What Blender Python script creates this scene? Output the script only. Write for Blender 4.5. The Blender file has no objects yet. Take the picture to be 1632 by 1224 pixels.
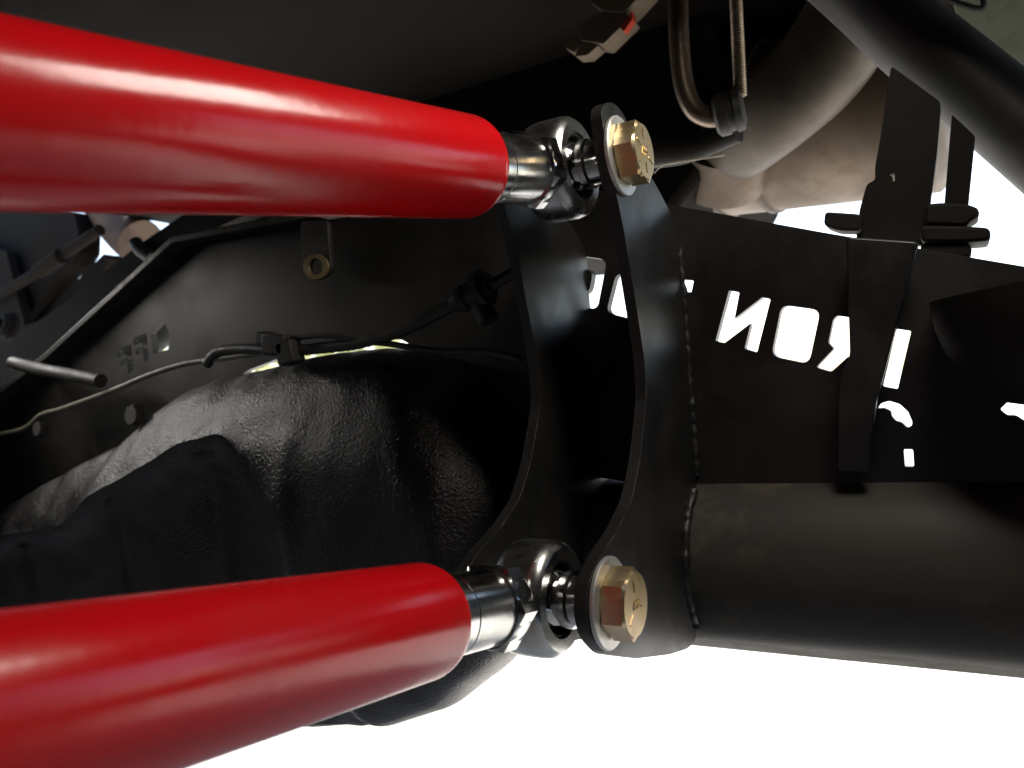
import bpy, bmesh, math, random
import numpy as np
from mathutils import Vector, Matrix, noise

random.seed(4)
S = bpy.context.scene
COL = S.collection
R = math.radians

# ------------------------------------------------------------------ camera
# World: X along the axle (towards the near wheel), Y towards the front of the
# vehicle, Z up.  The lens sits at the origin, 0.56 m above the ground.
CR = Vector((0.86389207, 0.49858197, -0.07145987))
CU = Vector((0.07077767, 0.02030081, 0.99728551))
CF = Vector((-0.49867927, 0.86660481, 0.01775076))
FPX, CX, CY = 1233.0, 816.0, 612.0
cam_d = bpy.data.cameras.new('camera')
cam = bpy.data.objects.new('camera', cam_d)
COL.objects.link(cam)
cam.matrix_world = Matrix(((CR.x, CU.x, -CF.x, 0), (CR.y, CU.y, -CF.y, 0), (CR.z, CU.z, -CF.z, 0), (0, 0, 0, 1)))
cam_d.sensor_width = 36.0
cam_d.lens = 36.0 * FPX / 1632.0
cam_d.clip_start = 0.01
cam_d.clip_end = 3000
cam_d.dof.use_dof = True
cam_d.dof.focus_distance = 0.44
cam_d.dof.aperture_fstop = 12.0
S.camera = cam

# ------------------------------------------------------------------ sky, sun, exposure
SUN_EL, SUN_AZ = R(55), R(-12)           # azimuth from +Y towards +X
w = bpy.data.worlds.new('World'); S.world = w; w.use_nodes = True
nt = w.node_tree
bg = nt.nodes['Background']
sky = nt.nodes.new('ShaderNodeTexSky')
sky.sky_type = 'NISHITA'; sky.sun_disc = False
sky.sun_elevation = SUN_EL; sky.sun_rotation = SUN_AZ
sky.dust_density = 1.5; sky.ozone_density = 0.0
nt.links.new(sky.outputs['Color'], bg.inputs['Color'])
bg.inputs['Strength'].default_value = 0.15
sd = bpy.data.lights.new('sun', 'SUN'); sd.energy = 4.5; sd.angle = R(0.5); sd.color = (1, .95, .87)
sun = bpy.data.objects.new('sun', sd); COL.objects.link(sun)
sdir = Vector((math.sin(SUN_AZ) * math.cos(SUN_EL), math.cos(SUN_AZ) * math.cos(SUN_EL), math.sin(SUN_EL)))
sun.rotation_euler = sdir.to_track_quat('Z', 'Y').to_euler()
sun.location = sdir * 8
# added fill light under the floor for the red arms' highlights, no real source
ld = bpy.data.lights.new('added_arm_fill', 'AREA'); ld.shape = 'RECTANGLE'; ld.size = .20; ld.size_y = .14
ld.energy = 0.75; ld.color = (1, .93, .84)
lamp = bpy.data.objects.new('added_arm_fill', ld); COL.objects.link(lamp)
lamp.location = (.05, .34, .38)
lamp.rotation_euler = (lamp.location - Vector((-.22, .10, .0))).to_track_quat('Z', 'Y').to_euler()
# added far-side strip light for truss and ridge highlights, no source seen
ld2 = bpy.data.lights.new('added_ridge_fill', 'AREA'); ld2.shape = 'RECTANGLE'; ld2.size = .30; ld2.size_y = .04
ld2.energy = .13; ld2.spread = R(70); ld2.color = (1, .95, .90)
lamp2 = bpy.data.objects.new('added_ridge_fill', ld2); COL.objects.link(lamp2)
lamp2.location = (-1.10, .375, .245)
lz = (lamp2.location - Vector((-.80, .51, -.02))).normalized(); lx = (Vector((0, 1, 0)) - lz * lz.y).normalized(); ly = lz.cross(lx)
lamp2.rotation_euler = Matrix((lx, ly, lz)).transposed().to_euler()
S.view_settings.view_transform = 'Standard'
S.view_settings.look = 'None'
S.view_settings.exposure = 1.3
S.view_settings.gamma = 1.0
S.view_settings.use_curve_mapping = False
try:
    S.cycles.use_denoising = True
    S.cycles.max_bounces = 10
    S.cycles.diffuse_bounces = 5
    S.cycles.glossy_bounces = 6
    S.cycles.sample_clamp_indirect = 6.0
except Exception:
    pass

def at(px, py, ax, val):
    """point where the sight line through photo pixel (px,py) meets the plane axis = val"""
    d = CR * ((px - CX) / FPX) + CU * ((CY - py) / FPX) + CF
    return d * (val / d[ax])

# ------------------------------------------------------------------ materials
def nodes_of(name):
    m = bpy.data.materials.new(name); m.use_nodes = True
    t = m.node_tree
    return m, t, t.nodes['Principled BSDF']

def mat(name, c1, c2=None, rough=.45, rough2=None, metal=0, scale=30, bump=0, bscale=200, coat=0,
        spec=.5, detail=6, ramp=(.4, .62), bdist=.001, aniso=None, c3=None, scale3=9, ramp3=(.55, .7)):
    m, t, b = nodes_of(name)
    N = t.nodes.new; L = t.links.new
    tc = N('ShaderNodeTexCoord')
    b.inputs['Metallic'].default_value = metal
    b.inputs['Specular IOR Level'].default_value = spec
    b.inputs['Coat Weight'].default_value = coat
    b.inputs['Coat Roughness'].default_value = .12
    b.inputs['Roughness'].default_value = rough
    b.inputs['Base Color'].default_value = (*c1, 1)
    vec = tc.outputs['Object']
    if aniso:
        mp = N('ShaderNodeMapping'); mp.inputs['Scale'].default_value = aniso
        L(vec, mp.inputs['Vector']); vec = mp.outputs['Vector']
    if c2 is not None or rough2 is not None:
        nz = N('ShaderNodeTexNoise'); nz.inputs['Scale'].default_value = scale; nz.inputs['Detail'].default_value = detail
        nz.inputs['Roughness'].default_value = .65
        L(vec, nz.inputs['Vector'])
        rp = N('ShaderNodeMapRange'); rp.inputs['From Min'].default_value = ramp[0]; rp.inputs['From Max'].default_value = ramp[1]
        L(nz.outputs['Fac'], rp.inputs['Value'])
        if c2 is not None:
            mx = N('ShaderNodeMix'); mx.data_type = 'RGBA'
            mx.inputs[6].default_value = (*c1, 1); mx.inputs[7].default_value = (*c2, 1)
            L(rp.outputs['Result'], mx.inputs[0])
            out = mx.outputs[2]
            if c3 is not None:
                n3 = N('ShaderNodeTexNoise'); n3.inputs['Scale'].default_value = scale3; n3.inputs['Detail'].default_value = 8
                n3.inputs['Roughness'].default_value = .7
                L(tc.outputs['Object'], n3.inputs['Vector'])
                r3 = N('ShaderNodeMapRange'); r3.inputs['From Min'].default_value = ramp3[0]; r3.inputs['From Max'].default_value = ramp3[1]
                L(n3.outputs['Fac'], r3.inputs['Value'])
                m3 = N('ShaderNodeMix'); m3.data_type = 'RGBA'
                L(r3.outputs['Result'], m3.inputs[0]); L(out, m3.inputs[6]); m3.inputs[7].default_value = (*c3, 1)
                out = m3.outputs[2]
            L(out, b.inputs['Base Color'])
        if rough2 is not None:
            rr = N('ShaderNodeMapRange'); rr.inputs['To Min'].default_value = rough; rr.inputs['To Max'].default_value = rough2
            L(rp.outputs['Result'], rr.inputs['Value']); L(rr.outputs['Result'], b.inputs['Roughness'])
    if bump:
        n2 = N('ShaderNodeTexNoise'); n2.inputs['Scale'].default_value = bscale; n2.inputs['Detail'].default_value = 4
        L(vec, n2.inputs['Vector'])
        bp = N('ShaderNodeBump'); bp.inputs['Strength'].default_value = bump; bp.inputs['Distance'].default_value = bdist
        L(n2.outputs['Fac'], bp.inputs['Height']); L(bp.outputs['Normal'], b.inputs['Normal'])
    return m

M = {}
M['red'] = mat('red_powder_coat', (.56, .004, .007), (.51, .004, .006), .18, .28, scale=14, bump=.16, bscale=110, bdist=.0007, coat=0, spec=.38,
               c3=(.30, .006, .006), scale3=60, ramp3=(.70, .74))
M['chrome'] = mat('plated_steel', (.62, .62, .61), (.50, .50, .49), .14, .26, metal=1, scale=40, bump=.04, bscale=400)
M['race'] = mat('polished_ball', (.72, .72, .72), (.60, .60, .60), .08, .18, metal=1, scale=30)
M['housing'] = mat('bearing_housing_steel', (.60, .60, .59), (.50, .50, .49), .24, .34, metal=1, scale=50, bump=.04, bscale=300)
M['liner'] = mat('dark_bearing_liner', (.02, .02, .02), rough=.5)
M['zinc'] = mat('yellow_zinc', (.76, .58, .29), (.72, .60, .44), .38, .48, metal=1, scale=30, bump=.05, bscale=500, ramp=(.38, .66), c3=(.66, .44, .30), scale3=60, ramp3=(.52, .72))
M['washer'] = mat('zinc_washer', (.72, .72, .69), (.62, .61, .58), .38, .5, metal=.75, scale=60, bump=.05, bscale=400)
M['black'] = mat('satin_black_steel', (.012, .012, .012), (.020, .019, .018), .36, .5, scale=18, bump=.10, bscale=900, bdist=.0004)
M['truss'] = mat('dusty_black_truss', (.011, .011, .0105), (.024, .022, .020), .36, .5, scale=9, bump=.14, bscale=500, bdist=.0004,
                 c3=(.04, .036, .03), scale3=70, ramp3=(.66, .76))
M['tube'] = mat('painted_axle_tube', (.030, .029, .027), (.055, .050, .043), .5, .65, spec=.3, scale=7, bump=.12, bscale=420, bdist=.0005, aniso=(.35, 1, 1),
                c3=(.12, .095, .06), scale3=12, ramp3=(.56, .74))
M['strip'] = mat('ground_lit_strip', (.40, .37, .32), (.30, .27, .22), .5, .7, scale=26, bump=.2, bscale=200, aniso=(.3, 1, 1), c3=(.16, .145, .12), scale3=30)  # pale colour stands in for ground light on the tube's lower edge
M['edge'] = mat('worn_cut_edge', (.05, .048, .042), (.022, .022, .021), .4, .55, scale=60, bump=.15, bscale=700, bdist=.0004)
M['weld'] = mat('painted_weld', (.012, .012, .012), (.022, .021, .019), .4, .55, scale=120, bump=.3, bscale=500)
M['rust'] = mat('sooty_exhaust_steel', (.095, .075, .053), (.06, .047, .034), .42, .55, metal=.35, scale=6, bump=.15, bscale=160, c3=(.025, .021, .016), scale3=7, ramp3=(.45,.7))
M['muffler'] = mat('tan_heat_shield', (.19, .145, .10), (.12, .09, .062), .45, .6, metal=.3, scale=8, bump=.2, bscale=90, c3=(.15, .10, .06), scale3=22)
M['rubber'] = mat('black_rubber', (.014, .014, .014), (.028, .026, .024), .5, .7, scale=25, bump=.15, bscale=250)
M['hose'] = mat('dusty_black_hose', (.030, .030, .030), (.050, .050, .048), .45, .6, scale=16, bump=.1, bscale=300)
M['rod'] = mat('oxidised_steel_rod', (.26, .20, .155), (.10, .065, .045), .3, .5, metal=.8, scale=22, bump=.12, bscale=300)
M['stud'] = mat('zinc_thread', (.22, .17, .11), (.14, .11, .07), .35, .5, metal=.7, scale=60)
M['under'] = mat('dark_underbody', (.006, .005, .004), (.012, .009, .007), .8, .95, scale=5, bump=.2, bscale=60, spec=.12)
M['frame'] = mat('dark_frame_paint', (.010, .009, .008), (.022, .018, .014), .6, .8, scale=9, bump=.2, bscale=120, spec=.2)
M['loom'] = mat('wire_loom', (.02, .02, .02), (.045, .042, .036), .45, .6, scale=60, bump=.2, bscale=300)
M['cable'] = mat('grey_brake_cable', (.20, .185, .135), (.12, .11, .08), .4, .55, scale=50, bump=.1, bscale=300)
M['tan'] = mat('tan_plastic', (.17, .13, .09), (.12, .09, .06), .5, .6, scale=30, bump=.05, bscale=200)
M['redtab'] = mat('red_plastic', (.55, .05, .025), (.42, .04, .02), .4, .5, scale=40)
M['brown'] = mat('rusty_pipe', (.10, .055, .03), (.06, .035, .022), .6, .8, scale=14, bump=.2, bscale=100)
M['brass'] = mat('bare_brass_ring', (.30, .24, .11), (.16, .12, .06), .4, .6, metal=.5, scale=80)
M['fender'] = mat('grey_green_inner_panel', (.52, .54, .40), (.42, .44, .31), .55, .7, scale=7, bump=.1, bscale=60, c3=(.30, .33, .14), scale3=11)
M['tie'] = mat('pale_cable_tie', (.55, .50, .40), (.45, .40, .30), .4, .5, scale=40)
M['ground'] = mat('pale_concrete', (.62, .60, .56), (.52, .50, .46), .85, .95, scale=1.6, bump=.3, bscale=60, bdist=.003)
M['hedge'] = mat('overexposed_leaves', (.70, .70, .42), (.60, .60, .30), .6, .7, scale=3)  # leaf colour paled to look overexposed by sunlight

# cast iron: black paint over a coarse sand-cast skin
def cast_iron():
    m, t, b = nodes_of('black_cast_iron')
    N = t.nodes.new; L = t.links.new
    tc = N('ShaderNodeTexCoord')
    b.inputs['Base Color'].default_value = (.008, .0075, .0075, 1)
    b.inputs['Specular IOR Level'].default_value = .45
    n1 = N('ShaderNodeTexNoise'); n1.inputs['Scale'].default_value = 340; n1.inputs['Detail'].default_value = 5; n1.inputs['Roughness'].default_value = .6
    n2 = N('ShaderNodeTexVoronoi'); n2.inputs['Scale'].default_value = 480
    n3 = N('ShaderNodeTexNoise'); n3.inputs['Scale'].default_value = 12; n3.inputs['Detail'].default_value = 5
    for n in (n1, n2, n3): L(tc.outputs['Object'], n.inputs['Vector'])
    ad = N('ShaderNodeMath'); ad.operation = 'MULTIPLY_ADD'; ad.inputs[1].default_value = .35
    L(n2.outputs['Distance'], ad.inputs[0]); L(n1.outputs['Fac'], ad.inputs[2])
    bp = N('ShaderNodeBump'); bp.inputs['Strength'].default_value = .8; bp.inputs['Distance'].default_value = .0013
    L(ad.outputs[0], bp.inputs['Height']); L(bp.outputs['Normal'], b.inputs['Normal'])
    rr = N('ShaderNodeMapRange'); rr.inputs['From Min'].default_value = .35; rr.inputs['From Max'].default_value = .65
    rr.inputs['To Min'].default_value = .24; rr.inputs['To Max'].default_value = .44
    L(n3.outputs['Fac'], rr.inputs['Value']); L(rr.outputs['Result'], b.inputs['Roughness'])
    return m
M['cast'] = cast_iron()

# chipped paint along the bracket edges
def chip_edges(m):
    t = m.node_tree; N = t.nodes.new; L = t.links.new; b = t.nodes['Principled BSDF']
    bv = N('ShaderNodeBevel'); bv.samples = 4; bv.inputs['Radius'].default_value = .0012
    ge = N('ShaderNodeNewGeometry')
    dt = N('ShaderNodeVectorMath'); dt.operation = 'DOT_PRODUCT'
    L(bv.outputs['Normal'], dt.inputs[0]); L(ge.outputs['True Normal'], dt.inputs[1])
    e = N('ShaderNodeMapRange'); e.inputs['From Min'].default_value = .97; e.inputs['From Max'].default_value = .80
    L(dt.outputs['Value'], e.inputs['Value'])
    tc = N('ShaderNodeTexCoord'); nz = N('ShaderNodeTexNoise'); nz.inputs['Scale'].default_value = 55; nz.inputs['Detail'].default_value = 6; nz.inputs['Roughness'].default_value = .7
    L(tc.outputs['Object'], nz.inputs['Vector'])
    r = N('ShaderNodeMapRange'); r.inputs['From Min'].default_value = .56; r.inputs['From Max'].default_value = .68
    L(nz.outputs['Fac'], r.inputs['Value'])
    mu_ = N('ShaderNodeMath'); mu_.operation = 'MULTIPLY'; L(e.outputs['Result'], mu_.inputs[0]); L(r.outputs['Result'], mu_.inputs[1])
    src = b.inputs['Base Color'].links[0].from_socket
    mx = N('ShaderNodeMix'); mx.data_type = 'RGBA'; L(mu_.outputs[0], mx.inputs[0]); L(src, mx.inputs[6]); mx.inputs[7].default_value = (.28, .25, .21, 1)
    L(mx.outputs[2], b.inputs['Base Color'])
chip_edges(M['black'])

# ------------------------------------------------------------------ builders
def finish(name, me, m, parent=None, smooth=35, bevel=0, seg=2):
    me.materials.clear(); me.materials.append(M[m])
    if smooth:
        me.polygons.foreach_set('use_smooth', [True] * len(me.polygons))
        me.set_sharp_from_angle(angle=R(smooth))
    o = bpy.data.objects.new(name, me); COL.objects.link(o)
    if parent is not None: o.parent = parent
    if bevel:
        md = o.modifiers.new('bevel', 'BEVEL'); md.width = bevel; md.segments = seg
        md.limit_method = 'ANGLE'; md.angle_limit = R(30); md.harden_normals = False
    return o

def tag(o, label=None, cat=None, group=None, kind=None):
    if label: o['label'] = label
    if cat: o['category'] = cat
    if group: o['group'] = group
    if kind: o['kind'] = kind
    return o

def empty(name, loc=(0, 0, 0)):
    o = bpy.data.objects.new(name, None); COL.objects.link(o)
    o.empty_display_size = .02
    return o

def mesh(name, V, F):
    me = bpy.data.meshes.new(name); me.from_pydata([tuple(v) for v in V], [], F); me.validate(); me.update()
    bm = bmesh.new(); bm.from_mesh(me); bmesh.ops.recalc_face_normals(bm, faces=bm.faces); bm.to_mesh(me); bm.free()
    return me

def frame_of(d):
    d = Vector(d).normalized()
    a = Vector((0, 0, 1)) if abs(d.z) < .9 else Vector((0, 1, 0))
    u = d.cross(a).normalized(); v = u.cross(d).normalized()
    return d, u, v

def lathe(p0, d, prof, n=64, rot=0, close=False, rfun=None):
    """profile [(along, radius)] turned round the axis through p0 along d"""
    d, u, v = frame_of(d); p0 = Vector(p0)
    V, F, rings = [], [], []
    for (a, r) in prof:
        if r < 1e-6:
            V.append(p0 + d * a); rings.append([len(V) - 1])
        else:
            ids = []
            for k in range(n):
                t = rot + 2 * math.pi * k / n
                rr = rfun(t, a, r) if rfun else r
                V.append(p0 + d * a + (u * math.cos(t) + v * math.sin(t)) * rr); ids.append(len(V) - 1)
            rings.append(ids)
    pairs = list(zip(rings[:-1], rings[1:]))
    if close: pairs.append((rings[-1], rings[0]))
    for A, B in pairs:
        if len(A) == 1 and len(B) == 1: continue
        for k in range(n):
            k2 = (k + 1) % n
            if len(A) == 1: F.append((A[0], B[k], B[k2]))
            elif len(B) == 1: F.append((A[k], A[k2], B[0]))
            else: F.append((A[k], A[k2], B[k2], B[k]))
    return mesh('lathe', V, F)

def smooth_path(P, sub=8):
    P = [Vector(p) for p in P]
    if len(P) < 3: return P
    out = []
    for i in range(len(P) - 1):
        p0 = P[i - 1] if i > 0 else P[i] * 2 - P[i + 1]
        p1, p2 = P[i], P[i + 1]
        p3 = P[i + 2] if i + 2 < len(P) else P[i + 1] * 2 - P[i]
        for k in range(sub):
            t = k / sub
            out.append(.5 * ((2 * p1) + (p2 - p0) * t + (2 * p0 - 5 * p1 + 4 * p2 - p3) * t * t + (3 * p1 - p0 - 3 * p2 + p3) * t ** 3))
    out.append(P[-1])
    return out

def tube(P, r, n=16, sub=8, caps=True, rfun=None, hollow=None):
    P = smooth_path(P, sub)
    V, F, rings = [], [], []
    d, u, v = frame_of(P[1] - P[0])
    for i, p in enumerate(P):
        nd = (P[min(i + 1, len(P) - 1)] - P[max(i - 1, 0)]).normalized()
        u = (u - nd * u.dot(nd)).normalized(); v = u.cross(nd)
        rr = rfun(i / (len(P) - 1)) * r if rfun else r
        ids = []
        for k in range(n):
            t = 2 * math.pi * k / n
            V.append(p + (u * math.cos(t) + v * math.sin(t)) * rr); ids.append(len(V) - 1)
        rings.append(ids)
    for A, B in zip(rings[:-1], rings[1:]):
        for k in range(n):
            F.append((A[k], A[(k + 1) % n], B[(k + 1) % n], B[k]))
    if caps:
        F.append(tuple(rings[0])); F.append(tuple(rings[-1]))
    return mesh('tube', V, F)

def arc(c, r, a0, a1, n):
    return [(c[0] + r * math.cos(R(a0 + (a1 - a0) * k / (n - 1))), c[1] + r * math.sin(R(a0 + (a1 - a0) * k / (n - 1)))) for k in range(n)]

def round_poly(P, r, n=5):
    """round the corners of a polygon; r a number or one radius per corner"""
    P = [Vector((p[0], p[1])) for p in P]
    out = []
    for i, p in enumerate(P):
        a, b = P[i - 1], P[(i + 1) % len(P)]
        rr = r if not isinstance(r, (list, tuple)) else r[i]
        da, db = (a - p), (b - p)
        t = min(rr, da.length * .45, db.length * .45)
        if t < 1e-5: out.append((p.x, p.y)); continue
        A, B = p + da.normalized() * t, p + db.normalized() * t
        for k in range(n + 1):
            s = k / n
            q = A * (1 - s) ** 2 + p * 2 * s * (1 - s) + B * s * s
            out.append((q.x, q.y))
    return out

def plate(loops, thick, to3d, name='plate'):
    """flat plate: loops[0] outline, further loops are cut-outs; to3d maps (u,v,w) with w in 0..thick"""
    cu = bpy.data.curves.new('c', 'CURVE'); cu.dimensions = '2D'; cu.fill_mode = 'BOTH'
    for lp in loops:
        sp = cu.splines.new('POLY'); sp.points.add(len(lp) - 1)
        for q, p in zip(sp.points, lp): q.co = (p[0], p[1], 0, 1)
        sp.use_cyclic_u = True
    cu.extrude = .5
    o = bpy.data.objects.new('c', cu); COL.objects.link(o)
    dg = bpy.context.evaluated_depsgraph_get()
    me = bpy.data.meshes.new_from_object(o.evaluated_get(dg), depsgraph=dg)
    bpy.data.objects.remove(o); bpy.data.curves.remove(cu)
    bm = bmesh.new(); bm.from_mesh(me)
    bmesh.ops.remove_doubles(bm, verts=bm.verts, dist=1e-5)
    for v in bm.verts:
        v.co = Vector(to3d(v.co.x, v.co.y, (v.co.z + .5) * thick))
    bmesh.ops.recalc_face_normals(bm, faces=bm.faces)
    bmesh.ops.dissolve_limit(bm, angle_limit=R(.5), verts=bm.verts, edges=bm.edges)
    bm.to_mesh(me); bm.free(); me.name = name
    return me

def plateY(pixloops, Y, thick, r=None):
    """plate standing in the plane Y = const, outlines read off the photograph"""
    loops = []
    for i, lp in enumerate(pixloops):
        q = [at(x, y, 1, Y) for x, y in lp]; q = [(p.x, p.z) for p in q]
        if r and r[min(i, len(r) - 1)]: q = round_poly(q, r[min(i, len(r) - 1)])
        loops.append(q)
    return plate(loops, thick, lambda u, v, w_: (u, Y + w_, v))

def box(c, s, rot=None):
    V = [Vector((x * s[0] / 2, y * s[1] / 2, z * s[2] / 2)) for x in (-1, 1) for y in (-1, 1) for z in (-1, 1)]
    if rot is not None: V = [rot @ v for v in V]
    V = [v + Vector(c) for v in V]
    return mesh('box', V, [(0, 1, 3, 2), (4, 6, 7, 5), (0, 4, 5, 1), (2, 3, 7, 6), (0, 2, 6, 4), (1, 5, 7, 3)])

def joined(meshes):
    bm = bmesh.new()
    for m_ in meshes: bm.from_mesh(m_)
    me = bpy.data.meshes.new('joined'); bm.to_mesh(me); bm.free()
    return me

# ================================================================== setting
GZ = -.56
V = []; F = []
g = mesh('ground', [(-900, -900, GZ), (900, -900, GZ), (900, 900, GZ), (-900, 900, GZ)], [(0, 1, 2, 3)])
tag(finish('ground', g, 'ground', smooth=0), kind='structure')

# ================================================================== underbody of the vehicle
ub = empty('vehicle_underbody')
tag(ub, 'dark brown vehicle underbody above the red arms', 'underbody')
finish('floor_pan', box((-.45, -.75, .47), (2.1, 4.4, .06)), 'under', ub, bevel=.01)
finish('rear_light_blocker', box((-.45, -1.75, .06), (1.7, .9, .74)), 'under', ub, bevel=.05)  # unseen box added to block light from behind
finish('oil_pan', plate([round_poly([(-1.02, .24), (-.30, .20), (-.23, .27), (-.23, .45), (-1.02, .45)], .03)], .42, lambda u, v, w_: (u, .92 + w_, v)), 'under', ub, bevel=.012)
finish('crossmember', box((-.42, 1.25, .40), (1.5, .18, .10)), 'under', ub, bevel=.012)
for sx, y1 in ((-1.46, .62), (.54, .62)):
    finish('side_light_blocker', box((sx, (y1 - 3) / 2, -.03), (.08, y1 + 3, .94)), 'under', ub, bevel=.015)  # unseen deep sides added to keep side light off the axle

# ================================================================== front axle (housing, truss, brackets welded together)
ax = empty('front_axle')
tag(ax, 'black front axle housing with lettered truss plate and two welded arm brackets', 'axle')
TY, TZ, TR = .556, -.1255, .0575
finish('axle_tube', lathe((-.285, TY, TZ), (1, 0, 0), [(0, 0), (0, TR), (1.15, TR), (1.15, 0)], 96), 'tube', ax)

ls = finish('lower_strip', plate([round_poly([(.5160, -.1648), (.5445, -.1876), (.590, -.1876), (.590, -.1648)], .0015)], 1.0, lambda u, v, w_: (-.190 + w_, u, v)), 'strip', ax, bevel=.0006)  # added facet for the light caught along the tube's underside
tag(ls, 'pale strip standing in for ground light along the bottom of the axle tube')
# ---- truss plate with the cut-out lettering (seen from its back, so reversed)
def z4(L_): return [(1000 + x * .38725, 350 + y * .38725) for x, y in L_]
def z5(L_): return [(x * .39216, 300 + y * .39216) for x, y in L_]
def z8(L_): return [(880 + x * .15931, 380 + y * .15931) for x, y in L_]
holes = [
    z4([(1105, 448), (1168, 458), (1112, 698), (1050, 686)]),                                                       # I
    z4([(862, 394), (1003, 415), (945, 655), (893, 643), (912, 560), (838, 627), (776, 608), (850, 530), (826, 508), (846, 412)]),   # R
    z4([(634, 350), (794, 372), (747, 594), (592, 562)]),                                                           # O
    z4([(418, 291), (461, 299), (440, 408), (555, 319), (589, 327), (533, 547), (482, 531), (508, 425), (399, 508), (362, 500)]),    # N
    z4([(205, 244), (273, 250), (263, 299), (205, 292)]),                                                           # R
    z8([(640, 345), (905, 395), (830, 815), (540, 745)]),                                                           # O
    z8([(200, 160), (548, 215), (450, 715), (200, 655), (200, 540), (365, 560), (412, 320), (200, 290)]),           # C
    z5([(612, 585), (664, 530), (691, 600), (684, 655), (622, 672)]),                                               # O
    z5([(538, 613), (596, 588), (606, 692), (585, 706), (580, 664), (554, 678), (550, 656), (577, 645), (575, 627), (543, 640)]),    # F
    z5([(476, 657), (534, 632), (542, 738), (523, 754), (516, 710), (492, 722), (488, 702), (514, 690), (511, 672), (480, 686)]),    # F
    [(1398, 651), (1404, 643), (1417, 639), (1434, 644), (1447, 656), (1454, 672), (1453, 679), (1446, 682), (1437, 673), (1428, 671), (1421, 663), (1420, 655), (1409, 650)],
    [(1440, 716), (1455, 716), (1457, 744), (1442, 744)],
    [(1594, 652), (1608, 639), (1640, 640), (1660, 672), (1634, 671), (1620, 662), (1606, 662)],
]
rr = [.004, .0012, .0018, .006, .0012, .0012, .006, .006, .002, .001, .001, .0012, .0012, .0012]
outline = [(1900, 470), (1632, 425), (1310, 370), (1090, 330), (940, 300), (700, 318), (490, 356), (300, 392), (100, 572), (-60, 690),
           (-60, 940), (120, 800), (240, 715), (330, 640), (395, 590), (445, 571), (495, 551), (560, 541), (640, 541), (720, 590), (780, 670), (850, 745), (1000, 768), (1900, 790)]
finish('truss_plate', plateY([outline] + holes, .54, .0075, rr), 'truss', ax, smooth=25, bevel=.0005, seg=1)
# folded flange along the left half of the truss
fl = [at(520, 350, 1, .54), at(490, 357, 1, .54), at(300, 392, 1, .54), at(100, 572, 1, .54), at(-60, 690, 1, .54)]
V, F = [], []
for i, p in enumerate(fl):
    t = (fl[min(i + 1, len(fl) - 1)] - fl[max(i - 1, 0)]); nz = Vector((t.z, 0, -t.x)).normalized()
    if nz.z < 0: nz = -nz
    for (y, h) in ((.520, 0), (.520, .0075), (.66, .0075), (.66, 0)):
        V.append(Vector((p.x, y, p.z)) + nz * h)
for i in range(len(fl) - 1):
    for k in range(4):
        F.append((4 * i + k, 4 * i + (k + 1) % 4, 4 * i + 4 + (k + 1) % 4, 4 * i + 4 + k))
F += [(0, 1, 2, 3), tuple(4 * (len(fl) - 1) + k for k in range(4))]
tag(finish('top_flange', mesh('f', V, F), 'edge', ax, smooth=20, bevel=.0012), 'worn grey flange edge along the truss')
# front wall of the truss box, seen dark through the left cut-outs
finish('front_plate', plate([[(-1.4, -.32), (-.80, -.02), (-.80, .13), (-.933, .078), (-1.17, -.008), (-1.4, -.10)],
                             [(at(*p, 1, .66).x, at(*p, 1, .66).z) for p in ((248, 531), (268, 526), (269, 532), (249, 537))]], .006, lambda u, v, w_: (u, .66 + w_, v)), 'truss', ax)
# hanging tab with an eyelet
tb = [(478, 352), (522, 352), (527, 428), (520, 440), (505, 446), (490, 442), (483, 432)]
def circ(cx_, cy_, rx, ry, n=20): return [(cx_ + rx * math.cos(2 * math.pi * k / n), cy_ + ry * math.sin(2 * math.pi * k / n)) for k in range(n)]
tab = finish('mounting_tab', plateY([tb, circ(503, 425, 11, 13)], .518, .005, [.004, 0]), 'edge', ax, bevel=.0006)
finish('eyelet', plateY([circ(503, 425, 20, 21), circ(503, 425, 11, 13)], .5155, .0022, [0]), 'brass', tab, bevel=.0004)

# ---- the pair of control arm brackets
UB = Vector((-.205, .434, .1385)); LB = Vector((-.205, .369, -.109))     # bolt axes
rear = [(966, 206), (963, 240), (970, 268), (986, 314), (997, 381), (1006, 436), (1015, 498), (1030, 580), (1033, 630), (1026, 680), (1019, 740),
        (1012, 800), (985, 850), (950, 888), (934, 930), (931, 975), (938, 1020), (962, 1050), (1000, 1054), (1080, 1042), (1098, 1036), (1108, 1022), (1110, 1004)]
rp = [at(x, y, 0, -.165) for x, y in rear]
bp_ = [(p.y, p.z) for p in rp]
bp_ += [(.56, -.16), (.56, .02), (.5425, .03), (.5425, .1075), (.527, .120), (.505, .134)]
bp_ += arc((UB.y, UB.z), .0325, 12, 148, 9)
def bz(P):   # a light smoothing pass over the traced outline
    out = []
    n = len(P)
    for i in range(n):
        a, b, c = Vector(P[i - 1]), Vector(P[i]), Vector(P[(i + 1) % n])
        out.append(tuple(b * .5 + (a + c) * .25) if i not in (21, 22, 23, 24, 25, 26) else P[i])
    return out
prof = round_poly(bz(bp_), .006, 3)
def hole(c, r, n=28): return [(c.y + r * math.cos(2 * math.pi * k / n), c.z + r * math.sin(2 * math.pi * k / n)) for k in range(n)]
BT = .0070
brk = []
for x0, lab in ((-.172, 'bracket plate carrying the two gold bolt heads'), (-.2455, 'bracket plate behind the two silver rod ends')):
    me = plate([prof, hole(UB, .0085), hole(LB, .0085)], BT, lambda u, v, w_: (x0 + w_, u, v))
    o = finish('arm_bracket', me, 'black', ax, smooth=28, bevel=.0009)
    tag(o, lab); brk.append(o)

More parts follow.
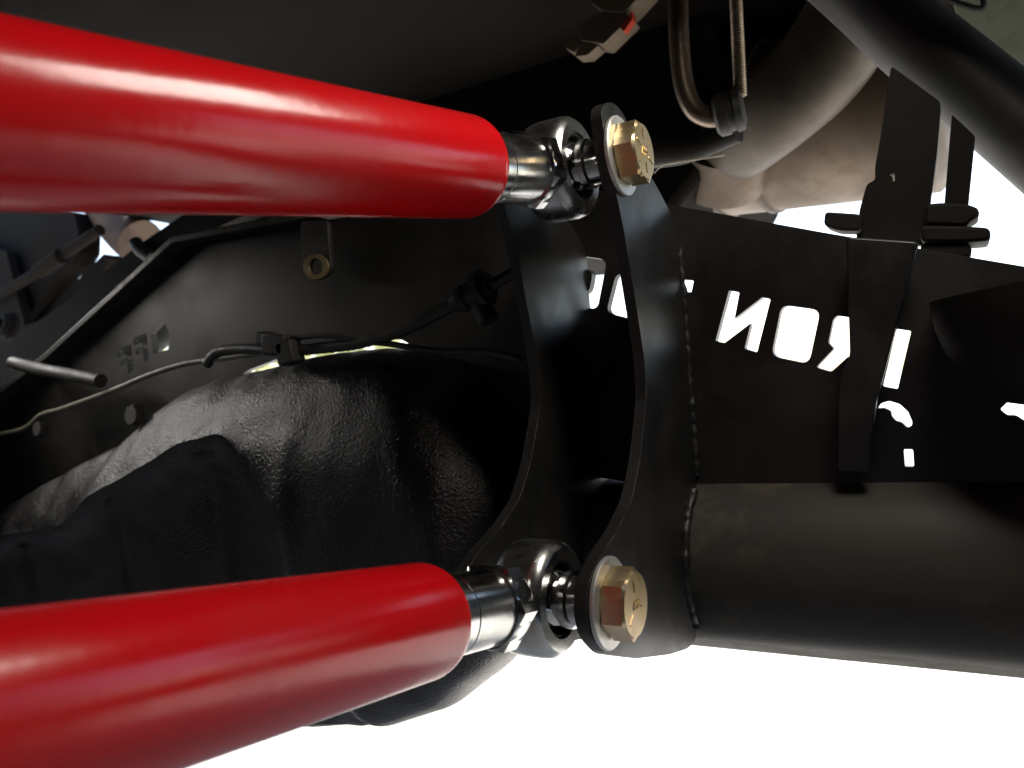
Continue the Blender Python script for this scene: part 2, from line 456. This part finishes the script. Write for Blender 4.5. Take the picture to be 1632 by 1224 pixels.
def weld(path, r=.0024, step=.0016, parent=ax):
    P = smooth_path(path, 12); L_ = sum((q - p).length for p, q in zip(P, P[1:]))
    n = int(L_ / .0011); Q = []
    for j in range(n):
        t_ = j / (n - 1) * (len(P) - 1); i = min(int(t_), len(P) - 2)
        q = P[i].lerp(P[i + 1], t_ - i)
        Q.append(q + noise.noise_vector(q * 160) * .0009)
    sd_ = random.uniform(0, 50)
    me = tube(Q, r, 12, 1, rfun=lambda u_: .85 + .22 * abs(math.sin(u_ * L_ / .0052 * math.pi / 2 + sd_)) + .35 * noise.noise(Vector((u_ * L_ * 90, sd_, 0))))
    return finish('weld_bead', me, 'weld', parent, smooth=60)
for x in (-.1645, -.2465):
    weld([(x, .5385, .098), (x, .5385, .04), (x, .5385, -.02), (x, .5385, -.064)])
    weld([(x, TY - (TR + .001) * math.cos(R(a)), TZ + (TR + .001) * math.sin(R(a))) for a in (62, 40, 20, 0, -20, -38)], r=.0032)

# ---- differential housing: big cast lump left of the brackets
tops = [(-160, 935), (-60, 870), (0, 824), (50, 786), (120, 745), (200, 704), (250, 656), (300, 621), (360, 600), (420, 590), (500, 566), (600, 555), (650, 562), (700, 590), (735, 640)]
top_xz = [(at(x, y, 1, .51).x, at(x, y, 1, .51).z) for x, y in tops] + [(-.30, -.05), (-.272, -.10)]
rid = [(-160, 950), (-60, 890), (0, 850), (60, 838), (95, 828), (140, 786), (200, 752), (280, 702), (350, 680), (430, 655), (520, 650), (620, 660), (690, 690)]
rid_xz = [(at(x, y, 1, .462).x, at(x, y, 1, .462).z) for x, y in rid] + [(-.30, -.09), (-.272, -.12)]
bot_xz = [(-1.2, -.27), (-.60, -.27), (-.535, -.280), (-.48, -.281), (-.436, -.273), (-.376, -.249), (-.335, -.219), (-.308, -.194), (-.285, -.160), (-.272, -.125)]
def ip(T, x): return float(np.interp(x, [t[0] for t in T], [t[1] for t in T]))
xs = np.linspace(-1.16, -.272, 150)
V, F = [], []
NR = 56
for x in xs:
    zt, zr, zb = ip(top_xz, x), ip(rid_xz, x), ip(bot_xz, x)
    wm = min(1, max(0, (x + .58) / .15)); wm = wm * wm * (3 - 2 * wm)          # 0 beam, 1 round pumpkin
    e = min(1, max(0, (-.272 - x) / .06)); e = math.sqrt(e)                    # rounding at the right end
    # crisp beam section (Y,Z): back, crown, ridge edge, wall, bottom, back
    beam = [(.60, zt - .05), (.555, zt - .008), (.51, zt), (.485, zt * .55 + zr * .45 + .002), (.464, zr), (.463, zr - .008), (.478, zr - .035), (.488, zr - .09), (.496, zb), (.60, zb)]
    h = (zt - zb) / 2; zc = (zt + zb) / 2
    pump = []
    for k in range(10):
        a = R(70 - 0) - (R(70) + R(95)) * k / 9 if False else R(118 - 236 * k / 9)
        pump.append((.53 - .085 * e * max(-.6, math.copysign(abs(math.cos(a)) ** .75, math.cos(a))), zc + h * math.copysign(abs(math.sin(a)) ** .85, math.sin(a)) / math.sin(R(90))))
    pts = [Vector((0, b[0] * (1 - wm) + p[0] * wm, b[1] * (1 - wm) + p[1] * wm)) for b, p in zip(beam, pump)]
    sp = smooth_path(pts, 7)
    # resample
    for j in range(NR):
        t = j / (NR - 1) * (len(sp) - 1); i = min(int(t), len(sp) - 2)
        q = sp[i].lerp(sp[i + 1], t - i)
        n_ = noise.noise(Vector((x * 9, q.y * 9, q.z * 9))) * .0035 + noise.noise(Vector((x * 28, q.y * 28, q.z * 28))) * .0022 + noise.noise(Vector((x * 90, q.y * 90, q.z * 90))) * .0008
        rib = 0
        for rx in (-.60, -.74, -.90, -.48):
            rib += .004 * math.exp(-((x - rx) / .014) ** 2) * (1 if q.z < zr - .02 else 0)
        V.append((x, q.y - n_ - rib, q.z + n_ * .5))
nX = len(xs)
for i in range(nX - 1):
    for j in range(NR - 1):
        F.append((i * NR + j, i * NR + j + 1, (i + 1) * NR + j + 1, (i + 1) * NR + j))
    F.append((i * NR + NR - 1, i * NR, (i + 1) * NR, (i + 1) * NR + NR - 1))
F.append(tuple(range(NR))); F.append(tuple((nX - 1) * NR + j for j in range(NR)))
tag(finish('differential_housing', mesh('diff', V, F), 'cast', ax, smooth=60), 'rough black cast differential housing with a shiny upper ridge')
# machined boss beside the housing
finish('axle_boss', lathe((-.345, TY, TZ), (1, 0, 0), [(0, 0), (0, .074), (.03, .074), (.036, .068), (.09, .066), (.09, 0)], 48), 'cast', ax, smooth=30)

# ================================================================== control arms
def hexmesh(p0, d, th, rc, rot=0, cham=.0016, n=6, inner=None):
    d, u, v = frame_of(d); p0 = Vector(p0)
    V, F = [], []
    sides = 36
    def rad(t):   # hexagon radius in direction t
        a = ((t - rot + math.pi / 6) % (math.pi / 3)) - math.pi / 6
        return rc * math.cos(math.pi / 6) / math.cos(a)
    N_ = 72
    ap = rc * math.cos(math.pi / 6)
    lay = [(0, lambda t: 0), (0, lambda t: min(rad(t), ap * .995)), (cham * .8, rad), (th - cham * 1.1, rad), (th, lambda t: min(rad(t), ap * .985)), (th, lambda t: 0)]
    # vertices exactly at the corners
    ring = []
    for (a, fr) in lay:
        ids = []
        if fr(0) == 0: V.append(p0 + d * a); ids = [len(V) - 1]
        else:
            for k in range(N_):
                t = rot + math.pi / 6 + 2 * math.pi * k / N_
                r_ = fr(t)
                V.append(p0 + d * a + (u * math.cos(t) + v * math.sin(t)) * r_); ids.append(len(V) - 1)
        ring.append(ids)
    for A, B in zip(ring, ring[1:]):
        for k in range(N_):
            k2 = (k + 1) % N_
            if len(A) == 1: F.append((A[0], B[k], B[k2]))
            elif len(B) == 1: F.append((A[k], A[k2], B[0]))
            else: F.append((A[k], A[k2], B[k2], B[k]))
    return mesh('hex', V, F)

def control_arm(end, d, centre, label, hexrot):
    """end: centre of the tube's end face; d: unit direction from joint back along the arm"""
    root = empty('control_arm'); tag(root, label, 'control arm', 'red control arms')
    d = Vector(d).normalized(); end = Vector(end); centre = Vector(centre)
    r = .025
    pf = [(0, 0), (0, .0178), (.0004, .0195)] + [(.0004 + .0085 * (1 - math.cos(R(a))), .0195 + (r - .0195) * math.sin(R(a))) for a in (12, 25, 40, 55, 70, 82, 90)]
    pf += [(.05 + .05 * i, r) for i in range(16)] + [(.85, 0)]
    finish('arm_tube', lathe(end, d, pf, 96), 'red', root, smooth=40)
    f = -d
    dist = (centre - end).length
    f = (centre - end).normalized()
    finish('threaded_insert', lathe(end, f, [(-.002, 0), (-.002, .0186), (.0125, .0186), (.0128, .0182), (.0133, .0182), (.0136, .0186), (dist - .051, .0186), (dist - .050, .0176), (dist - .050, 0)], 72), 'chrome', root, smooth=30)
    finish('jam_nut', hexmesh(end + f * (dist - .0515), f, .0140, .0228, hexrot), 'chrome', root, smooth=25)
    # rod end: ring round the bolt axis with a neck
    re = finish('rod_end', joined([
        lathe(centre - Vector((.0150, 0, 0)), (1, 0, 0), [(0, .0205), (0, .0268), (.0010, .0282), (.0035, .0302), (.0075, .0310), (.0225, .0310), (.0265, .0302), (.0290, .0282), (.0300, .0268), (.0300, .0205)], 96, close=True),
        lathe(end + f * (dist - .042), f, [(0, 0), (0, .0180), (.006, .0180), (.016, .0135), (.022, .0135), (.022, 0)], 48)]), 'housing', root, smooth=30)
    finish('liner', lathe(centre - Vector((.0135, 0, 0)), (1, 0, 0), [(0, .0186), (0, .0204), (.0270, .0204), (.0270, .0186), (.0135, .0200)], 64, close=True), 'liner', re)
    bl = [(-.0170, .0096)] + [(.0195 * math.sin(R(a)), .0195 * math.cos(R(a))) for a in range(-60, 61, 5)] + [(.0170, .0096)]
    finish('ball', lathe(centre, (1, 0, 0), bl, 72, close=True), 'race', re, smooth=30)
    for s in (-1, 1):
        sp = [(.0150, .0086), (.0150, .0130), (.0175, .0152), (.0215, .0150), (.0228, .0134), (.0330, .0134), (.0332, .0086)]
        finish('misalignment_spacer', lathe(centre, (s, 0, 0), sp, 56, close=True), 'chrome', re, smooth=30)
    return root
control_arm((-.2022, .3275, .1159), (-.0484, -.9881, -.1461), UB, 'glossy red upper control arm bolted to the bracket top', R(8))
control_arm((-.2094, .2760, -.0950), (.0406, -.9870, .1552), LB, 'glossy red lower control arm above the bright ground', R(28))

for (x, y, yy, r_) in ((222, 662, .500, .011), (72, 684, .505, .009), (560, 640, .44, .008)):
    if yy > .45:
        finish('stud_nut', hexmesh(at(x, y, 1, yy), (0, -1, .1), .010, r_, .3, .0008), 'rubber', ax, smooth=22)

# ================================================================== bolts and washers
for c, lab, wl, rot, marks in ((UB, 'gold zinc hex bolt in the top of the bracket', 'grey zinc washer under the top bolt head', R(34), 'a'),
                               (LB, 'coppery zinc hex bolt at the bottom of the bracket', 'bright zinc washer under the bottom bolt head', R(11), 'b')):
    X0 = -.165
    wsh = finish('washer', lathe((X0, c.y, c.z), (1, 0, 0), [(.0001, .0088), (.0001, .0230), (.0006, .0236), (.0022, .0236), (.0028, .0230), (.0028, .0088)], 72, close=True), 'washer', None, smooth=30)
    tag(wsh, wl, 'washer', 'washers under the bolt heads')
    b = empty('hex_bolt'); tag(b, lab, 'bolt', 'bracket bolts')
    hd = finish('bolt_head', hexmesh((X0 + .0029, c.y, c.z), (1, 0, 0), .0130, .0187, rot, .0012), 'zinc', b, smooth=22)
    finish('shank', lathe((X0 + .003, c.y, c.z), (-1, 0, 0), [(0, 0), (0, .0078), (.098, .0078), (.100, .0065), (.100, 0)], 32), 'zinc', b)
    xf = X0 + .0029 + .0130
    def mark(p, q, wd=.0010, dp=.0010):
        p, q = Vector((xf, c.y + p[0], c.z + p[1])), Vector((xf, c.y + q[0], c.z + q[1]))
        t = (q - p).normalized(); L_ = (q - p).length; m_ = Vector((1, 0, 0)); s = t.cross(m_)
        return box((p + q) / 2, (1, 1, 1), Matrix((m_ * dp, s * wd, t * L_)).transposed())
    ms = []
    for a in (90, 210, 330) if marks == 'b' else (30, 90, 150, 210, 270, 330):
        a_ = R(a + 8)
        ms.append(mark((math.cos(a_) * .0065, math.sin(a_) * .0065), (math.cos(a_) * .0128, math.sin(a_) * .0128)))
    for k in range(3):          # maker's strokes in the middle of the head
        y0 = -.0042 + .0028 * k
        ms.append(mark((y0, -.0022), (y0 + .0015, .0022), .0007)); ms.append(mark((y0 + .0016, .0020), (y0 + .0030, -.0006), .0007))
    finish('grade_mark', joined(ms), 'zinc', hd, smooth=0)

# ================================================================== exhaust and other pipes, upper right
ex = empty('exhaust_pipe'); tag(ex, 'thick sooty exhaust elbow curving down behind the upper bolt', 'exhaust pipe')
epath = [at(1440, -190, 1, .84), at(1395, -60, 1, .84), at(1350, 40, 1, .85), at(1302, 112, 1, .86), at(1240, 170, 1, .88), at(1190, 212, 1, .92), at(1165, 232, 1, .97)]
finish('elbow', tube(epath, .0475, 40, 10), 'rust', ex)
mu = empty('muffler'); tag(mu, 'tan heat-stained muffler body behind the exhaust elbow', 'muffler')
A_, B_ = at(900, 262, 1, 1.12), at(1520, 152, 1, 1.02)
dl = (B_ - A_).length
def wob(t, a, r): return r * (1 + .004 * math.sin(3 * t + a * 20))
body = [(0, 0), (0, .06)] + [(.015 + (dl - .03) * k / 24, .107) for k in range(25)] + [(dl, .07), (dl, 0)]
finish('muffler_body', lathe(A_, B_ - A_, body, 64, rfun=wob), 'muffler', mu, smooth=40)
dv = (B_ - A_).normalized()
for s in (.50, .62):
    finish('band', lathe(A_ + dv * dl * s, dv, [(-.005, .106), (-.003, .1100), (.003, .1100), (.005, .106)], 64, rfun=lambda t, a, r: r + .001 * math.sin(3 * t)), 'rust', mu)
finish('inlet_collar', tube([epath[-1] + Vector((0, -.02, .005)), epath[-1] + Vector((-.02, .03, -.03))], .056, 36), 'muffler', mu)

hz = finish('coolant_hose', tube([at(1230, -140, 1, .66), at(1380, -8, 1, .66), at(1450, 57, 1, .66), at(1540, 131, 1, .655), at(1632, 208, 1, .65), at(1800, 350, 1, .64)], .0285, 36, 8), 'hose')
tag(hz, 'fat black hose running diagonally to the right frame edge', 'hose')
fp = empty('inner_panel'); tag(fp, 'pale grey green body panel in the upper right corner', 'panel')
finish('panel_sheet', plateY([[(1460, -160), (1960, -160), (1960, 300), (1632, 172), (1540, 60)]], .92, .01, [.01]), 'fender', fp, bevel=.003)
finish('clip', tube([at(1500, -6, 1, .905), at(1530, 6, 1, .905), at(1560, 14, 1, .905), at(1568, 6, 1, .905), at(1562, -20, 1, .905)], .003, 10), 'rubber', fp)

# sway bar link: bent rod ending in a rubber bushing
sl = empty('sway_bar_link'); tag(sl, 'bent steel rod hooking into a black rubber bushing', 'link rod')
YL = .70
finish('rod', tube([at(1080, -120, 1, YL), at(1081, 20, 1, YL), at(1084, 90, 1, YL), at(1091, 140, 1, YL), at(1106, 173, 1, YL), at(1128, 186, 1, YL), at(1150, 184, 1, YL)], .0092, 24, 8), 'rod', sl)
pb = at(1150, 184, 1, YL)
finish('bushing', lathe(pb + Vector((-.006, 0, 0)), (1, .12, .1), [(0, 0), (0, .015), (.003, .0185), (.011, .0190), (.013, .0165), (.016, .0165), (.018, .019), (.024, .0175), (.026, .012), (.026, 0)], 48), 'rubber', sl)
finish('bushing_arm', tube([pb + Vector((.006, .03, -.005)), at(1095, 238, 1, .74), at(1030, 250, 1, .76)], .013, 16), 'frame', sl)
ts = empty('threaded_stud'); tag(ts, 'thin threaded stud hanging beside the bent rod', 'stud')
pa, pb2 = at(1170, -60, 1, .70), at(1180, 154, 1, .70)
dd = pb2 - pa; n = 46
pf = [(0, 0)]
for k in range(n):
    pf += [(dd.length * k / n, .0044), (dd.length * (k + .5) / n, .0058)]
pf += [(dd.length, .0042), (dd.length, 0)]
finish('thread', lathe(pa, dd, pf, 20), 'stud', ts, smooth=20)
zt_ = finish('cable_tie', joined([tube([at(1040, 265, 1, .66), at(1095, 256, 1, .66), at(1154, 247, 1, .66)], .0009, 6, 4), tube([at(1042, 276, 1, .66), at(1052, 266, 1, .66), at(1060, 261, 1, .66)], .0006, 6, 4)]), 'tie')
tag(zt_, 'thin pale cable tie tail beside the upper bolt', 'cable tie')

# wiring connector with a red lock tab
cn = empty('wiring_connector'); tag(cn, 'tan plastic wiring connector with a red lock tab at the top edge', 'connector')
YC = .78
finish('housing', plateY([[(918, 42), (958, 18), (1006, 26), (984, 48), (962, 70), (925, 64)]], YC, .03, [.003]), 'tan', cn, bevel=.002)
finish('rear_shell', plateY([[(935, -30), (1040, -30), (1010, 4), (994, 20), (962, 18), (940, 2)]], YC - .002, .034, [.004]), 'tan', cn, bevel=.002)
for q in ([(900, 66), (918, 58), (926, 70), (914, 84), (902, 78)], [(926, 68), (954, 72), (936, 88), (916, 90)]):
    finish('terminal_port', plateY([q], YC + .003, .02, [.002]), 'tan', cn, bevel=.001)
tag(finish('lock_tab', plateY([[(988, 44), (1002, 26), (1006, 16), (1008, 30), (994, 50)]], YC - .004, .01, [.001]), 'redtab', cn, bevel=.0006), 'red lock tab')

# ================================================================== spring perch bracket standing on the truss, right
def z3(L_): return [(1000 + x * .38725, y * .38725) for x, y in L_]
sb = empty('suspension_bracket'); tag(sb, 'dark stepped steel bracket strapped over the truss on the right', 'bracket')
finish('upright', plateY([z3([(1085, 270), (1290, 420), (1272, 640), (1246, 835), (1240, 1010), (940, 990), (955, 862), (985, 757), (1020, 740), (1018, 690), (1042, 560)]),
                          z3([(1077, 712), (1100, 712), (1100, 745), (1090, 745), (1090, 724), (1077, 724)])], .575, .010, [.003, 0]), 'frame', sb, bevel=.0012)
finish('side_bar', plateY([z3([(1335, 470), (1432, 560), (1402, 860), (1302, 860)])], .59, .012, [.002]), 'frame', sb, bevel=.0015)
finish('flange', plateY([z3([(1225, 838), (1300, 832), (1400, 838), (1445, 856), (1450, 886), (1415, 908), (1395, 930), (1225, 925)])], .566, .03, [.004]), 'frame', sb, bevel=.002)
finish('flange', plateY([z3([(1205, 926), (1400, 930), (1494, 936), (1497, 990), (1405, 996), (1205, 996)])], .560, .034, [.004]), 'frame', sb, bevel=.002)
finish('flange', plateY([z3([(1205, 998), (1405, 998), (1420, 1024), (1410, 1062), (1205, 1060)])], .563, .028, [.004]), 'frame', sb, bevel=.002)
finish('flange', plateY([z3([(812, 870), (960, 880), (960, 950), (865, 948), (806, 926)])], .560, .02, [.003]), 'frame', sb, bevel=.0015)
finish('strap', plateY([z4([(900, 70), (1200, 90), (1105, 440), (1040, 690), (1025, 740), (1000, 940), (1000, 1042), (862, 1038), (864, 760), (870, 665), (915, 555), (910, 400)])], .520, .008, [.003]), 'black', sb, bevel=.0012)
cp = finish('spring_cup', lathe(at(1695, 440, 1, .52), (.1, .05, -1), [(0, 0), (0, .066), (.015, .066), (.032, .063), (.050, .055), (.063, .041), (.070, .02), (.072, 0)], 56), 'frame')
tag(cp, 'dark rounded spring cup at the right frame edge', 'spring cup')

# ================================================================== left background: bar, pipe, frame plates, hose
tbar = empty('track_bar'); tag(tbar, 'dark flat-sided track bar slanting up behind the left truss', 'bar')
YB = .86
finish('bar', plateY([[(-60, 600), (18, 546), (42, 518), (60, 512), (120, 470), (218, 392), (300, 336), (420, 290), (440, 320), (330, 370), (240, 424), (182, 455), (172, 482), (60, 580), (-60, 680)]], YB, .03, [.004]), 'under', tbar, bevel=.003)
finish('clamp', tube([at(216, 386, 1, YB - .004), at(224, 398, 1, YB - .006), at(243, 412, 1, YB - .004)], .012, 12), 'rubber', tbar)
bp2 = finish('brown_pipe', tube([at(120, 250, 1, 1.05), at(185, 345, 1, 1.05), at(206, 372, 1, 1.05), at(224, 386, 1, 1.05)], .050, 24), 'brown')
tag(bp2, 'rusty brown pipe seen under the upper red arm', 'pipe')
fb = empty('frame_bracket'); tag(fb, 'dark frame bracket at the left edge between the red arms', 'frame')
finish('side_plate', plateY([[(-80, 300), (118, 338), (125, 372), (124, 402), (112, 420), (90, 440), (40, 512), (30, 545), (-80, 640)]], .98, .05, [.006]), 'under', fb, bevel=.004)
finish('gusset', plateY([[(-60, 380), (10, 400), (40, 520), (20, 560), (-60, 600)]], .95, .02, [.004]), 'under', fb, bevel=.003)
finish('lower_rail', plateY([[(90, 478), (165, 404), (172, 410), (150, 462), (60, 540), (50, 520)]], 1.0, .05, [.004]), 'under', fb, bevel=.003)
dl_ = empty('drag_link'); tag(dl_, 'thin dark steering rod crossing the far left edge', 'steering rod')
finish('rod', tube([at(-60, 500, 1, .93), at(30, 452, 1, .93), at(112, 398, 1, .93), at(160, 366, 1, .93)], .011, 18), 'under', dl_)
finish('joint_boot', lathe(at(20, 520, 1, .90), (0, -1, .2), [(0, 0), (0, .030), (.008, .032), (.014, .026), (.020, .027), (.026, .020), (.026, .012), (.018, .010), (.018, 0)], 36), 'under', dl_)
finish('clamp_sleeve', tube([at(62, 432, 1, .925), at(98, 408, 1, .925)], .016, 18), 'under', dl_)
cs = empty('coil_spring'); tag(cs, 'rusty coil spring turns low at the left edge behind the track bar', 'spring')
cpos = at(96, 560, 1, .98)
P = [cpos + Vector((.05 * math.cos(t), .05 * math.sin(t), -.06 + .012 * t / 1.0)) for t in np.linspace(0, 6 * math.pi, 100)]
P = [cpos + Vector((.05 * math.cos(t), .05 * math.sin(t), -.05 + .018 * t / (2 * math.pi))) for t in np.linspace(0, 10 * math.pi, 140)]
finish('coil', tube(P, .006, 10, 1), 'brown', cs)
hs = empty('hose_stub'); tag(hs, 'black hose stub with open end beside the pale wire', 'hose')
finish('hose_wall', tube([at(20, 578, 1, .50), at(70, 590, 1, .50), at(120, 599, 1, .50), at(160, 607, 1, .50)], .0075, 20, 6), 'rubber', hs)
pe = at(160, 607, 1, .50); de = (pe - at(120, 599, 1, .50)).normalized()
finish('hose_mouth', lathe(pe, de, [(-.001, .0078), (.0006, .0078), (.0006, .0048), (-.001, .0048)], 24, close=True), 'rubber', hs)

# ================================================================== wires over the differential
YW = .475
wh = empty('wire_harness'); tag(wh, 'thin grey brake wire and black loom draped over the differential', 'wire')
finish('brake_wire', tube([at(-60, 700, 1, .52), at(0, 692, 1, .52), at(40, 682, 1, .515), at(66, 661, 1, .51), at(100, 651, 1, .505), at(180, 622, 1, .50), at(235, 599, 1, .495), at(290, 581, 1, .49), at(340, 573, 1, .485), at(390, 566, 1, .48), at(440, 556, 1, .478)], .0028, 12, 8), 'cable', wh)
finish('loom', tube([at(330, 580, 1, .485), at(350, 560, 1, .482), at(400, 556, 1, .478), at(450, 560, 1, .475), at(500, 556, 1, .475), at(545, 551, 1, .475), at(580, 545, 1, .475), at(640, 527, 1, .475), at(690, 503, 1, .475), at(735, 477, 1, .475)], .0048, 14, 8, rfun=lambda s: 1 + .06 * math.sin(s * 260)), 'loom', wh)
finish('loom', tube([at(440, 545, 1, .472), at(480, 538, 1, .472), at(530, 535, 1, .472), at(570, 543, 1, .473), at(620, 548, 1, .475), at(700, 560, 1, .478), at(770, 560, 1, .48), at(830, 572, 1, .48)], .0026, 10, 8), 'loom', wh)
finish('clip', joined([box(at(444, 549, 1, .47), (.026, .016, .018), Matrix.Rotation(R(8), 3, 'Y')), box(at(462, 562, 1, .47), (.018, .016, .020), Matrix.Rotation(R(-10), 3, 'Y')), box(at(423, 540, 1, .474), (.012, .014, .012))]), 'rubber', wh, bevel=.002)
c0, c1 = at(724, 484, 1, .474), at(765, 462, 1, .474)
finish('connector', lathe(c0, c1 - c0, [(0, 0), (0, .007), (.006, .0085), (.007, .0100), (.012, .0100), (.013, .0085), (.016, .0085), (.017, .0100), (.022, .0100), (.024, .014), (.029, .014), (.030, .009), (.034, .009), (.034, 0)], 20), 'rubber', wh, smooth=25)
finish('connector_leg', tube([at(757, 470, 1, .474), at(772, 495, 1, .474), at(780, 512, 1, .474)], .0075, 12), 'rubber', wh)
finish('loom', tube([at(770, 460, 1, .474), at(800, 445, 1, .474), at(850, 415, 1, .48)], .0042, 12), 'loom', wh)

# ================================================================== sunlit hedge far in front of the vehicle
hb = bmesh.new()
for k in range(5200):
    x = random.uniform(-22, -7.0); y = 9 + random.uniform(-.5, .5); z = GZ + random.uniform(0, 1) ** .8 * (3.1 + .35 * math.sin(x * 1.7))  # height raised to screen blue sky and bounce warm light
    s = random.uniform(.11, .21)
    mt = Matrix.Translation((x, y, z)) @ Matrix.Rotation(random.uniform(0, 6.3), 4, 'Z') @ Matrix.Rotation(random.uniform(-1.3, 1.3), 4, 'X')
    vs = [hb.verts.new(mt @ Vector(q)) for q in ((-s, 0, 0), (0, -s * .5, 0), (s, 0, 0), (0, s * .5, .02))]
    hb.faces.new(vs)
me = bpy.data.meshes.new('hedge'); hb.to_mesh(me); hb.free()
hg = empty('hedge'); tag(hg, 'overexposed yellow green hedge far off behind the left truss', 'hedge')
lv = finish('leaves', me, 'hedge', hg, smooth=0); tag(lv, kind='stuff')
